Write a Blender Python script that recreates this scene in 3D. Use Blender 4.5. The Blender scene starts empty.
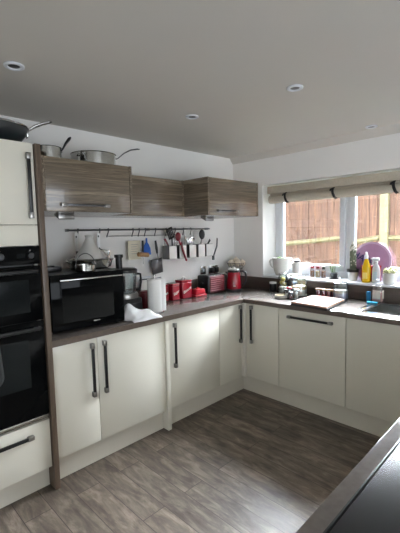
import bpy, bmesh, math, random
from mathutils import Vector, Matrix
random.seed(7)
S = bpy.context.scene
COL = S.collection
PI = math.pi

# ------------------------------------------------------------------ materials
def lin(c):
    def f(v):
        v = v / 255.0
        return v / 12.92 if v <= .04045 else ((v + .055) / 1.055) ** 2.4
    return (f(c[0]), f(c[1]), f(c[2]), 1)

def base_mat(name):
    m = bpy.data.materials.new(name); m.use_nodes = True
    nt = m.node_tree
    return m, nt, nt.nodes['Principled BSDF']

def M(name, c, rough=.5, metal=0, var=.06, scale=12, bump=0, coat=0, trans=0, ior=1.45, bscale=None):
    m, nt, b = base_mat(name)
    N, L = nt.nodes, nt.links
    tc = N.new('ShaderNodeTexCoord')
    no = N.new('ShaderNodeTexNoise'); no.inputs['Scale'].default_value = scale
    no.inputs['Detail'].default_value = 4
    L.new(tc.outputs['Object'], no.inputs['Vector'])
    r = N.new('ShaderNodeValToRGB')
    a = lin(c)
    r.color_ramp.elements[0].position = .3; r.color_ramp.elements[1].position = .7
    r.color_ramp.elements[0].color = tuple(max(0, x * (1 - var)) for x in a[:3]) + (1,)
    r.color_ramp.elements[1].color = tuple(min(1, x * (1 + var)) for x in a[:3]) + (1,)
    L.new(no.outputs['Fac'], r.inputs['Fac']); L.new(r.outputs['Color'], b.inputs['Base Color'])
    b.inputs['Roughness'].default_value = rough; b.inputs['Metallic'].default_value = metal
    b.inputs['IOR'].default_value = ior
    if coat: b.inputs['Coat Weight'].default_value = coat; b.inputs['Coat Roughness'].default_value = .05
    if trans: b.inputs['Transmission Weight'].default_value = trans
    if bump:
        n2 = N.new('ShaderNodeTexNoise'); n2.inputs['Scale'].default_value = bscale or scale * 8
        L.new(tc.outputs['Object'], n2.inputs['Vector'])
        bp = N.new('ShaderNodeBump'); bp.inputs['Strength'].default_value = bump; bp.inputs['Distance'].default_value = .004
        L.new(n2.outputs['Fac'], bp.inputs['Height']); L.new(bp.outputs['Normal'], b.inputs['Normal'])
    return m

def grain(name, cols, stretch, rough=.35, scale=6, coat=0, bump=.05):
    """wood streaks; stretch = mapping scale (small along the grain)"""
    m, nt, b = base_mat(name); N, L = nt.nodes, nt.links
    tc = N.new('ShaderNodeTexCoord'); mp = N.new('ShaderNodeMapping')
    mp.inputs['Scale'].default_value = stretch
    L.new(tc.outputs['Object'], mp.inputs['Vector'])
    n1 = N.new('ShaderNodeTexNoise'); n1.inputs['Scale'].default_value = scale; n1.inputs['Detail'].default_value = 6
    n1.inputs['Roughness'].default_value = .65; n1.inputs['Distortion'].default_value = .6
    L.new(mp.outputs['Vector'], n1.inputs['Vector'])
    r = N.new('ShaderNodeValToRGB'); els = r.color_ramp.elements
    ps = [.28 + .44 * i / (len(cols) - 1) for i in range(len(cols))]
    els[0].position = ps[0]; els[0].color = lin(cols[0]); els[1].position = ps[-1]; els[1].color = lin(cols[-1])
    for p, c in list(zip(ps, cols))[1:-1]:
        e = els.new(p); e.color = lin(c)
    L.new(n1.outputs['Fac'], r.inputs['Fac']); L.new(r.outputs['Color'], b.inputs['Base Color'])
    b.inputs['Roughness'].default_value = rough
    if coat: b.inputs['Coat Weight'].default_value = coat; b.inputs['Coat Roughness'].default_value = .06
    if bump:
        bp = N.new('ShaderNodeBump'); bp.inputs['Strength'].default_value = bump; bp.inputs['Distance'].default_value = .002
        L.new(n1.outputs['Fac'], bp.inputs['Height']); L.new(bp.outputs['Normal'], b.inputs['Normal'])
    return m

def floor_mat():
    m, nt, b = base_mat('floor_planks'); N, L = nt.nodes, nt.links
    tc = N.new('ShaderNodeTexCoord'); mp = N.new('ShaderNodeMapping')
    mp.inputs['Rotation'].default_value = (0, 0, PI / 2)
    L.new(tc.outputs['Object'], mp.inputs['Vector'])
    br = N.new('ShaderNodeTexBrick')
    br.inputs['Scale'].default_value = 1; br.inputs['Brick Width'].default_value = 1.22; br.inputs['Row Height'].default_value = .15
    br.inputs['Mortar Size'].default_value = .0022; br.inputs['Mortar Smooth'].default_value = .3; br.offset = .37
    br.inputs['Color1'].default_value = (.30, .30, .30, 1); br.inputs['Color2'].default_value = (.72, .72, .72, 1)
    br.inputs['Mortar'].default_value = (0, 0, 0, 1)
    L.new(mp.outputs['Vector'], br.inputs['Vector'])
    mp2 = N.new('ShaderNodeMapping'); mp2.inputs['Scale'].default_value = (7, 1.5, 1)
    L.new(tc.outputs['Object'], mp2.inputs['Vector'])
    off = N.new('ShaderNodeVectorMath'); off.operation = 'MULTIPLY_ADD'
    L.new(br.outputs['Color'], off.inputs[0]); off.inputs[1].default_value = (9, 9, 9); L.new(mp2.outputs['Vector'], off.inputs[2])
    n1 = N.new('ShaderNodeTexNoise'); n1.inputs['Scale'].default_value = 2.6; n1.inputs['Detail'].default_value = 9
    n1.inputs['Roughness'].default_value = .7; n1.inputs['Distortion'].default_value = .5
    L.new(off.outputs[0], n1.inputs['Vector'])
    r = N.new('ShaderNodeValToRGB'); e = r.color_ramp.elements
    e[0].position = .3; e[0].color = lin((60, 53, 46)); e[1].position = .74; e[1].color = lin((150, 139, 127))
    k = e.new(.5); k.color = lin((101, 90, 80))
    L.new(n1.outputs['Fac'], r.inputs['Fac'])
    n3 = N.new('ShaderNodeTexNoise'); n3.inputs['Scale'].default_value = 7; n3.inputs['Detail'].default_value = 5
    mp3 = N.new('ShaderNodeMapping'); mp3.inputs['Scale'].default_value = (2.2, .9, 1)
    L.new(tc.outputs['Object'], mp3.inputs['Vector']); L.new(mp3.outputs['Vector'], n3.inputs['Vector'])
    r3 = N.new('ShaderNodeValToRGB'); r3.color_ramp.elements[0].position = .36; r3.color_ramp.elements[1].position = .5
    r3.color_ramp.elements[0].color = (.5, .47, .44, 1); r3.color_ramp.elements[1].color = (1, 1, 1, 1)
    L.new(n3.outputs['Fac'], r3.inputs['Fac'])
    mx0 = N.new('ShaderNodeMixRGB'); mx0.blend_type = 'MULTIPLY'; mx0.inputs['Fac'].default_value = .7
    L.new(r.outputs['Color'], mx0.inputs['Color1']); L.new(r3.outputs['Color'], mx0.inputs['Color2'])
    mx = N.new('ShaderNodeMixRGB'); mx.blend_type = 'OVERLAY'; mx.inputs['Fac'].default_value = .5
    L.new(mx0.outputs['Color'], mx.inputs['Color1']); L.new(br.outputs['Color'], mx.inputs['Color2'])
    mm = N.new('ShaderNodeMixRGB'); mm.inputs['Color2'].default_value = lin((52, 42, 36))
    L.new(br.outputs['Fac'], mm.inputs['Fac']); L.new(mx.outputs['Color'], mm.inputs['Color1'])
    L.new(mm.outputs['Color'], b.inputs['Base Color'])
    b.inputs['Roughness'].default_value = .40
    bp = N.new('ShaderNodeBump'); bp.inputs['Strength'].default_value = .12; bp.inputs['Distance'].default_value = .002
    L.new(n1.outputs['Fac'], bp.inputs['Height']); L.new(bp.outputs['Normal'], b.inputs['Normal'])
    return m

def glass_mat(name, tint=(1, 1, 1), gloss=.10, rough=.02):
    m = bpy.data.materials.new(name); m.use_nodes = True; nt = m.node_tree; N, L = nt.nodes, nt.links
    N.remove(N['Principled BSDF'])
    t = N.new('ShaderNodeBsdfTransparent'); t.inputs['Color'].default_value = tuple(tint) + (1,)
    g = N.new('ShaderNodeBsdfGlossy'); g.inputs['Roughness'].default_value = rough
    lw = N.new('ShaderNodeLayerWeight'); lw.inputs['Blend'].default_value = .25
    mu = N.new('ShaderNodeMath'); mu.operation = 'MULTIPLY_ADD'; mu.inputs[1].default_value = .55; mu.inputs[2].default_value = gloss * .4
    L.new(lw.outputs['Fresnel'], mu.inputs[0])
    mx = N.new('ShaderNodeMixShader'); L.new(mu.outputs[0], mx.inputs[0]); L.new(t.outputs[0], mx.inputs[1]); L.new(g.outputs[0], mx.inputs[2])
    L.new(mx.outputs[0], N['Material Output'].inputs['Surface'])
    return m

WALL = M('wall_paint', (234, 232, 228), .85, var=.015, scale=3, bump=.05, bscale=160)
CEIL = M('ceiling_paint', (200, 196, 188), .9, var=.01, scale=2)
WHITE = M('white_upvc', (214, 217, 222), .3, var=.01)
DOOR = M('cream_gloss', (226, 222, 208), .22, var=.012, scale=2, coat=.25)
CARC = M('cabinet_carcass', (222, 218, 208), .5, var=.01)
PLIN = M('plinth_cream', (216, 211, 198), .3, var=.015)
FLOOR = floor_mat()
WOODX = grain('brown_wood_grain', [(66, 57, 47), (112, 100, 84), (88, 77, 64), (134, 120, 101), (80, 70, 58)], (.45, 9, 11), .25, 2.6, coat=.35)
WOODY = grain('brown_wood_grain_side', [(66, 57, 47), (112, 100, 84), (88, 77, 64), (134, 120, 101), (80, 70, 58)], (9, .45, 11), .25, 2.6, coat=.35)
WOODZ = grain('brown_wood_edge', [(84, 70, 58), (104, 88, 74), (92, 77, 65)], (9, 9, .5), .4, 3)
TOP = M('worktop_laminate', (114, 107, 102), .15, var=.12, scale=40, bump=.03)
TOPEDGE = M('worktop_edge', (92, 80, 71), .38, var=.1, scale=40)
UPST = grain('upstand_laminate', [(74, 64, 57), (92, 80, 72), (82, 71, 64)], (9, .7, 9), .4, 3)
UPSTX = grain('upstand_laminate_long', [(74, 64, 57), (92, 80, 72), (82, 71, 64)], (.7, 9, 9), .4, 3)
BLACKG = M('black_glass', (9, 10, 11), .06, var=.02)
BLACKP = M('black_plastic', (20, 20, 21), .35, var=.05)
HOB = M('hob_glass', (34, 34, 35), .22, var=.02)
DGLASS = M('oven_window_glass', (24, 27, 28), .1, var=.04)
MGLASS = M('microwave_window_glass', (9, 10, 11), .08, var=.04)
for m_ in (BLACKG, DGLASS, MGLASS): m_.node_tree.nodes['Principled BSDF'].inputs['Specular IOR Level'].default_value = .10
STEEL = M('brushed_steel', (190, 190, 187), .17, 1, var=.06, scale=30)
CHROME = M('chrome', (205, 205, 205), .12, 1, var=.02)
DSTEEL = M('dark_steel', (92, 92, 94), .35, 1, var=.06)
PEWTER = M('satin_nickel', (150, 148, 145), .3, 1, var=.04)
RED = M('red_enamel', (146, 12, 32), .22, var=.05, coat=.4)
DRED = M('dark_red', (108, 12, 26), .3, var=.05)
BRED = M('bright_red', (182, 22, 42), .3, var=.05)
BLUE = M('blue_silicone', (28, 86, 170), .45, var=.05)
SPONGE = M('blue_sponge', (60, 165, 205), .9, var=.12, scale=90, bump=.3)
HGLINT = M('handle_glint', (250, 250, 248), .3, var=.01)  # white stands in for light caught on chrome utensil handles
CREAMP = M('cream_plastic', (206, 200, 178), .5, var=.04)
WCER = M('white_ceramic', (216, 214, 208), .2, var=.02, coat=.3)
GCER = M('grey_ceramic', (206, 204, 198), .35, var=.04)
PAPER = M('paper_roll', (232, 231, 228), .9, var=.015, bump=.15, bscale=120)
CLOTH = M('white_cloth', (226, 226, 226), .9, var=.03, bump=.2, bscale=150)
WOODL = grain('pale_board_wood', [(136, 96, 72), (160, 122, 98), (148, 110, 86)], (.7, 9, 9), .75, 3)
WOODM = grain('mid_wood', [(150, 112, 74), (182, 142, 100)], (1, 9, 9), .5, 4)
BOARDEDGE = M('dark_board_rim', (38, 33, 31), .5)
BLINDF = M('blind_fabric', (178, 170, 154), .9, var=.05, scale=60, bump=.15, bscale=300)
RIBBON = M('black_ribbon', (22, 21, 22), .8)
TEAL = M('dark_pan_enamel', (22, 30, 33), .3, var=.06)
GLASS = glass_mat('window_glass', (.97, .98, .98))
JAR = glass_mat('jar_glass', (.90, .94, .95), .25, .03)
JARW = glass_mat('clear_plastic', (.93, .95, .96), .3, .1)
YELLOW = M('yellow_liquid', (232, 190, 20), .25, var=.05, coat=.3)
PINK = M('pink_soap', (226, 168, 156), .3, var=.1)
LILAC = M('lilac_paint', (150, 114, 146), .6, var=.07, scale=14)
LILACR = M('lilac_rim', (182, 156, 182), .5, var=.05)
NAVY = M('navy_lettering', (30, 40, 92), .6)
WLETT = M('white_lettering', (238, 232, 226), .5)
LEAF = M('green_leaf', (86, 112, 66), .6, var=.25, scale=40)
CACT = M('cactus_skin', (98, 108, 90), .7, var=.2, scale=60, bump=.6, bscale=120)
FUZZ = M('cactus_wool', (222, 220, 208), .95, var=.08, bump=.6)
SOIL_AND_SHADE = M('soil', (50, 38, 30), .95, var=.3, scale=60)
LEMON = M('lemon_peel', (224, 196, 60), .5, var=.06)
FLOUR = M('flour', (232, 226, 214), .9, var=.05)
PASTA = M('pasta', (214, 176, 120), .7, var=.2, scale=60, bump=.4)
TAB = M('dishwasher_tablets', (196, 190, 214), .6, var=.25, scale=50)
TANLID = M('tan_lid', (166, 126, 84), .5)
SPICE = M('spice_brown', (150, 92, 52), .8, var=.2, scale=80)
DSPICE = M('spice_dark', (60, 40, 34), .8, var=.25, scale=80)
FENCE = grain('fence_board', [(33, 20, 14), (82, 55, 39), (52, 33, 23), (96, 68, 49), (46, 28, 19)], (9, 13, .5), .85, 2.0, bump=.2)
FRAIL = grain('fence_rail', [(82, 74, 50), (102, 95, 68)], (9, .7, 9), .85, 3, bump=.1)
PAVE = M('lawn', (62, 72, 48), .9, var=.1, scale=5)
GREYC = M('grey_oven_glove', (66, 68, 68), .95, var=.08, scale=60, bump=.25)
LAMP = M('downlight_lens', (62, 61, 58), .3)
ONION = M('garlic_skin', (214, 202, 184), .6, var=.12, scale=30)
PURP = M('tan_label', (222, 210, 196), .6, var=.1, scale=60)

# ------------------------------------------------------------------ geometry
class G:
    def __init__(s): s.bm = bmesh.new()
    def _merge(s, b, m, M4=None):
        if M4 is not None: bmesh.ops.transform(b, matrix=M4, verts=b.verts)
        for f in b.faces: f.material_index = m
        me = bpy.data.meshes.new('t'); b.to_mesh(me); b.free()
        s.bm.from_mesh(me); bpy.data.meshes.remove(me)
        return s
    def box(s, x0, x1, y0, y1, z0, z1, bev=0, m=0, M4=None, seg=2):
        b = bmesh.new(); bmesh.ops.create_cube(b, size=1)
        for v in b.verts:
            v.co = Vector(((x0 + x1) / 2 + v.co.x * (x1 - x0), (y0 + y1) / 2 + v.co.y * (y1 - y0), (z0 + z1) / 2 + v.co.z * (z1 - z0)))
        if bev: bmesh.ops.bevel(b, geom=b.edges[:], offset=bev, segments=seg, profile=.5, affect='EDGES')
        return s._merge(b, m, M4)
    def lathe(s, prof, c=(0, 0), seg=32, m=0, M4=None, sx=1, sy=1):
        b = bmesh.new(); rings = []
        for r, z in prof:
            if r < 1e-5: rings.append([b.verts.new((c[0], c[1], z))])
            else: rings.append([b.verts.new((c[0] + sx * r * math.cos(2 * PI * i / seg), c[1] + sy * r * math.sin(2 * PI * i / seg), z)) for i in range(seg)])
        for A, B in zip(rings, rings[1:]):
            for i in range(seg):
                j = (i + 1) % seg
                if len(A) == 1 and len(B) == 1: break
                if len(A) == 1: b.faces.new((A[0], B[i], B[j]))
                elif len(B) == 1: b.faces.new((A[i], B[0], A[j]))
                else: b.faces.new((A[i], B[i], B[j], A[j]))
        if len(rings[0]) > 1: b.faces.new(rings[0][::-1])
        if len(rings[-1]) > 1: b.faces.new(rings[-1])
        bmesh.ops.recalc_face_normals(b, faces=b.faces)
        return s._merge(b, m, M4)
    def tube(s, pts, r, seg=10, m=0, closed=False, flat=1.0):
        P = [Vector(p) for p in pts]; n = len(P); b = bmesh.new(); rings = []
        rr = r if isinstance(r, (list, tuple)) else [r] * n
        prev = None
        for i in range(n):
            if closed: t = (P[(i + 1) % n] - P[i - 1])
            else: t = P[min(i + 1, n - 1)] - P[max(i - 1, 0)]
            t.normalize()
            if prev is None:
                a = Vector((0, 0, 1)) if abs(t.z) < .9 else Vector((0, 1, 0))
                u = t.cross(a).normalized()
            else:
                u = (prev - t * prev.dot(t))
                u = u.normalized() if u.length > 1e-6 else t.orthogonal().normalized()
            prev = u; w = t.cross(u)
            rings.append([b.verts.new(P[i] + (u * math.cos(2 * PI * k / seg) + w * math.sin(2 * PI * k / seg) * flat) * rr[i]) for k in range(seg)])
        rng = range(n) if closed else range(n - 1)
        for i in rng:
            A, B = rings[i], rings[(i + 1) % n]
            for k in range(seg):
                b.faces.new((A[k], A[(k + 1) % seg], B[(k + 1) % seg], B[k]))
        if not closed: b.faces.new(rings[0][::-1]); b.faces.new(rings[-1])
        bmesh.ops.recalc_face_normals(b, faces=b.faces)
        return s._merge(b, m)
    def ball(s, c, r, sc=(1, 1, 1), m=0, sub=3, M4=None):
        b = bmesh.new(); bmesh.ops.create_icosphere(b, subdivisions=sub, radius=1)
        for v in b.verts: v.co = Vector((c[0] + v.co.x * r * sc[0], c[1] + v.co.y * r * sc[1], c[2] + v.co.z * r * sc[2]))
        return s._merge(b, m, M4)
    def prism(s, poly, axis, a, c, m=0, bev=0, M4=None):
        """poly of 2d points in the plane normal to axis, extruded a..c"""
        def p3(p, t):
            return {'x': (t, p[0], p[1]), 'y': (p[0], t, p[1]), 'z': (p[0], p[1], t)}[axis]
        b = bmesh.new(); A = [b.verts.new(p3(p, a)) for p in poly]; B = [b.verts.new(p3(p, c)) for p in poly]
        n = len(poly); b.faces.new(A); b.faces.new(B[::-1])
        for i in range(n): b.faces.new((A[i], B[i], B[(i + 1) % n], A[(i + 1) % n]))
        bmesh.ops.recalc_face_normals(b, faces=b.faces)
        if bev: bmesh.ops.bevel(b, geom=b.edges[:], offset=bev, segments=2, profile=.5, affect='EDGES')
        return s._merge(b, m, M4)
    def make(s, name, mats, parent=None, loc=(0, 0, 0), rz=0, smooth=35):
        me = bpy.data.meshes.new(name); s.bm.to_mesh(me); s.bm.free()
        for mt in (mats if isinstance(mats, (list, tuple)) else [mats]): me.materials.append(mt)
        if smooth:
            for p in me.polygons: p.use_smooth = True
            me.set_sharp_from_angle(angle=math.radians(smooth))
        o = bpy.data.objects.new(name, me); COL.objects.link(o)
        o.location = loc; o.rotation_euler = (0, 0, rz)
        if parent: o.parent = parent
        return o

def tag(o, label, cat, group=None):
    o['label'] = label; o['category'] = cat
    if group: o['group'] = group
    return o
def thing(name, label, cat, loc=(0, 0, 0), rz=0, group=None):
    o = bpy.data.objects.new(name, None); COL.objects.link(o)
    o.location = loc; o.rotation_euler = (0, 0, rz); o.empty_display_size = .05
    return tag(o, label, cat, group)
def struct(o):
    o['kind'] = 'structure'; return o
def lettering(text, size, mat, parent, loc, rot, name='lettering', ext=.0006, shear=0):
    cu = bpy.data.curves.new('txt', 'FONT'); cu.body = text; cu.size = size; cu.extrude = ext; cu.shear = shear
    cu.align_x = 'CENTER'; cu.align_y = 'CENTER'
    t = bpy.data.objects.new('txt', cu)
    me = bpy.data.meshes.new_from_object(t)
    bpy.data.objects.remove(t); bpy.data.curves.remove(cu)
    me.name = name; me.materials.clear(); me.materials.append(mat)
    o = bpy.data.objects.new(name, me); COL.objects.link(o); o.parent = parent
    o.location = loc; o.rotation_euler = rot
    return o
RX = PI / 2   # text standing up, facing -y

H = 2.3555
# ------------------------------------------------------------------ room shell
XW, YS = -5.0, -5.4
WY0, WY1, WZ0, WZ1 = -.405, -2.25, 1.055, 2.018
struct(G().box(XW, 0.0, YS, 0, -.1, 0).make('floor', FLOOR, smooth=0))
struct(G().box(XW - .2, .3, YS - .2, .2, H, H + .22).make('ceiling', CEIL, smooth=0))
struct(G().box(XW - .2, .3, 0, .2, -.1, H).make('wall_back', WALL, smooth=0))
LY0, LY1, LZ0, LZ1 = -4.8, -2.7, .02, 1.25  # unseen side opening, added to brighten the window-run doors
struct(G().box(XW - .2, XW, LY1, 0, -.1, H).box(XW - .2, XW, YS, LY0, -.1, H).box(XW - .2, XW, LY0, LY1, -.1, LZ0).box(XW - .2, XW, LY0, LY1, LZ1, H).make('wall_left', WALL, smooth=0))
w2 = struct(G().box(XW - .14, XW - .07, LY0, LY1, LZ0, LZ0 + .06).box(XW - .14, XW - .07, LY0, LY1, LZ1 - .06, LZ1).box(XW - .14, XW - .07, LY0, LY0 + .06, LZ0 + .06, LZ1 - .06)
            .box(XW - .14, XW - .07, LY1 - .06, LY1, LZ0 + .06, LZ1 - .06).box(XW - .14, XW - .07, -3.84, -3.76, LZ0 + .06, LZ1 - .06).make('added_fill_window', WHITE))
G().box(XW - .108, XW - .102, LY0 + .06, LY1 - .06, LZ0 + .06, LZ1 - .06).make('pane', GLASS, w2)
g = G()
g.box(0, .3, WY0, 0, -.1, H); g.box(0, .3, YS, WY1, -.1, H)
g.box(0, .3, WY1, WY0, -.1, WZ0 - .02); g.box(0, .3, WY1, WY0, WZ1, H)
struct(g.make('wall_window', WALL, smooth=0))
PX0, PX1, PZ = -3.9, -1.2, 2.1
g = G()
g.box(XW, PX0, YS - .2, YS, -.1, H); g.box(PX1, .3, YS - .2, YS, -.1, H); g.box(PX0, PX1, YS - .2, YS, PZ, H)
struct(g.make('wall_patio', WALL, smooth=0))
# patio door in the wall behind the camera
d = struct(G().box(PX0, PX1, YS - .14, YS - .07, 0, .06).box(PX0, PX1, YS - .14, YS - .07, PZ - .06, PZ)
           .box(PX0, PX0 + .06, YS - .14, YS - .07, .06, PZ - .06).box(PX1 - .06, PX1, YS - .14, YS - .07, .06, PZ - .06)
           .box((PX0 + PX1) / 2 - .05, (PX0 + PX1) / 2 + .05, YS - .14, YS - .07, .06, PZ - .06).make('door_1', WHITE))
G().box(PX0 + .06, PX1 - .06, YS - .108, YS - .102, .06, PZ - .06).make('pane', GLASS, d)
# small coving along the ceiling over the window
struct(G().prism([(0, H), (-.055, H), (-.048, H - .012), (-.012, H - .055), (0, H - .06)], 'y', -4.0, -.0, ).make('trim_1', CEIL))

# window
FX0, FX1 = .24, .295
w = G()
w.box(FX0, FX1, WY1, WY0, WZ0, WZ0 + .06, .004); w.box(FX0, FX1, WY1, WY0, WZ1 - .06, WZ1, .004)
w.box(FX0, FX1, WY0 - .05, WY0, WZ0 + .06, WZ1 - .06, .004); w.box(FX0, FX1, WY1, WY1 + .05, WZ0 + .06, WZ1 - .06, .004)
w.box(FX0, FX1, -1.246, -1.206, WZ0 + .06, WZ1 - .06, .004)
w.box(FX0, FX1, -2.03, -1.99, WZ0 + .06, WZ1 - .06, .004)
win = struct(w.make('window_1', WHITE))
for a, b in ((WY0 - .05, -1.206), (-1.246, -1.99), (-2.03, WY1 + .05)):
    z0, z1 = WZ0 + .06, WZ1 - .06; f = .055
    if a - b < .3: f = .03
    sg = G()
    sg.box(FX0 - .014, FX0 + .04, b + .002, a - .002, z0, z0 + f + .01, .006); sg.box(FX0 - .014, FX0 + .04, b + .002, a - .002, z1 - f, z1, .006)
    sg.box(FX0 - .014, FX0 + .04, a - f, a - .002, z0 + f, z1 - f, .006); sg.box(FX0 - .014, FX0 + .04, b + .002, b + f, z0 + f, z1 - f, .006)
    sa = sg.make('sash', WHITE, win)
    G().box(FX0 + .012, FX0 + .018, b + f - .006, a - f + .006, z0 + f, z1 - f + .006).make('pane', GLASS, sa)
G().box(-.028, FX0, WY1 + .002, WY0 - .002, WZ0 - .02, WZ0, .004).make('window_sill', WHITE, win)

# roman blind rolled up and tied
bl = thing('tie_up_blind', 'rolled up beige fabric blind tied with black ribbons over the window', 'blind', (.05, -1.33, 1.99))
BL0, BL1 = -.455 + 1.33, -2.22 + 1.33
G().box(-.040, .034, BL1, BL0, -.066, .008, .004).make('head_board', BLINDF, bl)
G().box(-.004, .02, BL1 + .01, BL0 - .01, -.13, -.067, .004).make('curtain_panel', BLINDF, bl)
n = 18
roll = [(.008 + .040 * math.cos(2 * PI * i / 24), -.124 + .042 * math.sin(2 * PI * i / 24)) for i in range(24)]
G().prism(roll, 'y', BL1 + .006, BL0 - .006).make('fabric_roll', BLINDF, bl)
for yy in (-.675, -1.185, -1.71, -2.17):
    q = yy + 1.33
    g = G()
    pts = [(-.010, q + .006, -.069), (-.028, q + .008, -.078), (-.036, q + .008, -.10), (-.040, q + .002, -.125), (-.030, q - .008, -.158), (-.004, q - .016, -.171)]
    g.tube(pts, .013, 8, flat=.3)
    g.tube([(-.028, q + .008, -.078), (-.044, q + .022, -.086), (-.046, q + .026, -.10)], .008, 6)
    g.make('ribbon_tie', RIBBON, bl)

# ------------------------------------------------------------------ outside
struct(G().box(.3, 9, -9, 6, -.3, -.15).make('ground', PAVE, smooth=0))
fe = thing('garden_fence', 'sunlit brown timber garden fence outside the window', 'fence', (2.8, 0, -.15))
def boards(y0, y1, name='board_panel'):
    g = G(); y = y0; k = 0
    while y < y1 - .01:
        w_ = min(.118, y1 - y); o_ = random.uniform(-.006, .006)
        M4 = Matrix.Translation((0, y + w_ / 2, 0)) @ Matrix.Rotation(random.uniform(-.03, .10), 4, 'Z')
        g.box(.0 + o_, .014 + o_, -w_ / 2 + .003, w_ / 2 - .003, .05, 2.62 + random.uniform(-.01, .01), 0, 0, M4); y += w_; k += 1
    g.box(.03, .04, y0, y1, .05, 2.6, 0, 1)  # dark sheet behind the boards, shade of the gaps put in as colour
    return g.make(name, [FENCE, SOIL_AND_SHADE], fe, smooth=0)
def frail(ya, za, yb, zb):
    g = G(); off = .15
    sec = [(-.055, -.0), (-.008, -.04), (-.008, .04)]
    b = bmesh.new()
    A = [b.verts.new((s[0], ya, za + off + s[1])) for s in [(-.062, -.012), (-.062, .012), (-.008, .042), (-.008, -.042)]]
    B = [b.verts.new((s[0], yb, zb + off + s[1])) for s in [(-.062, -.012), (-.062, .012), (-.008, .042), (-.008, -.042)]]
    b.faces.new(A); b.faces.new(B[::-1])
    for i in range(4): b.faces.new((A[i], B[i], B[(i + 1) % 4], A[(i + 1) % 4]))
    bmesh.ops.recalc_face_normals(b, faces=b.faces)
    g._merge(b, 0); g.make('fence_rail', FRAIL, fe, smooth=0)
def fpost(y):
    G().box(-.07, .05, y - .06, y + .06, 0, 2.66, .006).make('fence_post', FRAIL, fe)
boards(-.70, 2.6); boards(-5.2, -.70)
frail(2.5, 1.17, -.10, 1.395); frail(-.10, 1.30, -.63, 1.395); frail(-.77, 1.385, -3.0, 1.40)
frail(2.5, 2.25, -.63, 2.32); frail(-.77, 2.32, -3.0, 2.32)
fpost(2.5); fpost(-.70); fpost(-2.9)
# ------------------------------------------------------------------ fitted kitchen
def bar_handle(parent, x, y, z, L, axis, out, name='handle'):
    """square-ended bar handle: centre on the door face at (x,y,z), standing off along out ('-y' or '-x')"""
    g = G(); h = L / 2; e = .034; t = .009; p = .030
    def bx(a0, a1, n0, n1, c0, c1, m):
        # a along handle, n outwards from face, c across
        n0, n1 = sorted((-n0, -n1))
        if axis == 'z':
            if out == '-y': g.box(x + c0, x + c1, y + n0, y + n1, z + a0, z + a1, .0015, m)
            else: g.box(x + n0, x + n1, y + c0, y + c1, z + a0, z + a1, .0015, m)
        elif axis == 'x': g.box(x + a0, x + a1, y + n0, y + n1, z + c0, z + c1, .0015, m)
        else: g.box(x + n0, x + n1, y + a0, y + a1, z + c0, z + c1, .0015, m)
    bx(-h, -h + e, 0.001, p, -.011, .011, 1); bx(h - e, h, 0.001, p, -.011, .011, 1)
    bx(-h + e - .004, h - e + .004, p - .014, p - .002, -t, t, 0)
    return g.make(name, [BLACKP, PEWTER], parent)

YD = -.605   # door face plane of the back run
XD = -.605   # door face plane of the window run
def base_unit(label, x0, x1, doors, group=None):
    t = thing('base_cabinet', label, 'cabinet', ((x0 + x1) / 2, -.3, 0), 0, group); cx = (x0 + x1) / 2
    G().box(x0 - cx, x1 - cx, -.28, .295, .165, .868).make('carcass', CARC, t, smooth=0)
    for a, b, hx in doors:
        d = G().box(a - cx, b - cx, YD + .3, -.283, .163, .866, .0015).make('door', DOOR, t)
        if hx is not None: bar_handle(d, hx - cx, YD + .3, .66, .355, 'z', '-y')
    return t
base_unit('wide white base unit under the black microwave, two handles side by side', -2.4358, -1.567,
          [(-2.434, -2.1335, -2.175), (-2.1305, -1.569, -2.086)])
tag(G().box(-.0165, .0165, -.32, .315, 0, .868, .002).make('end_panel', DOOR, None, (-1.548, -.3, 0)),
    'narrow white upright filler panel reaching the floor between base units', 'panel')
base_unit('white base unit under the red canisters with one handle on its left', -1.529, -.943, [(-1.527, -.9455, -1.472)])
# L-shaped corner unit, two doors meeting in the corner
t = thing('corner_cabinet', 'white corner base unit with two handles meeting under the kettle', 'cabinet', (-.3, -.3, 0))
G().box(-.641, .295, -.28, .295, .165, .868).box(-.28, .295, -.69, -.28, .165, .868).make('carcass', CARC, t, smooth=0)
d = G().box(-.641, -.338, YD + .3, -.283, .163, .866, .0015).make('door', DOOR, t); bar_handle(d, -.665 + .3, YD + .3, .675, .355, 'z', '-y')
d = G().box(XD + .3, -.283, -.69, -.338, .163, .866, .0015).make('door', DOOR, t); bar_handle(d, XD + .3, -.708 + .3, .675, .355, 'z', '-x')
G().box(-.335, -.284, -.335, -.30, .163, .866).box(-.335, -.30, -.30, -.284, .163, .866).make('corner_post', CARC, t, smooth=0)

def base_unit_w(label, y0, y1, handle=None, open_top=False):
    t = thing('base_cabinet', label, 'cabinet', (-.3, (y0 + y1) / 2, 0)); cy = (y0 + y1) / 2
    g = G()
    if open_top:
        g.box(-.28, .295, y1 - cy, y1 - cy + .018, .165, .868); g.box(-.28, .295, y0 - cy - .018, y0 - cy, .165, .868)
        g.box(-.28, .295, y1 - cy + .018, y0 - cy - .018, .165, .183); g.box(.28, .295, y1 - cy + .018, y0 - cy - .018, .183, .868)
    else: g.box(-.28, .295, y1 - cy, y0 - cy, .165, .868)
    g.make('carcass', CARC, t, smooth=0)
    d = G().box(XD + .3, -.283, y1 - cy + .0015, y0 - cy - .0015, .163, .866, .0015).make('door', DOOR, t)
    if handle: bar_handle(d, XD + .3, handle - cy, .806, .40, 'y', '-x')
    return t
base_unit_w('white base unit under the wooden board with a long horizontal handle', -.9935, -1.5885, -1.29)
base_unit_w('plain white base unit under the sink, no handle in view', -1.5915, -2.19, None, True)
base_unit_w('narrow white base unit at the far right end of the window run', -2.193, -2.395)
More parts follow.
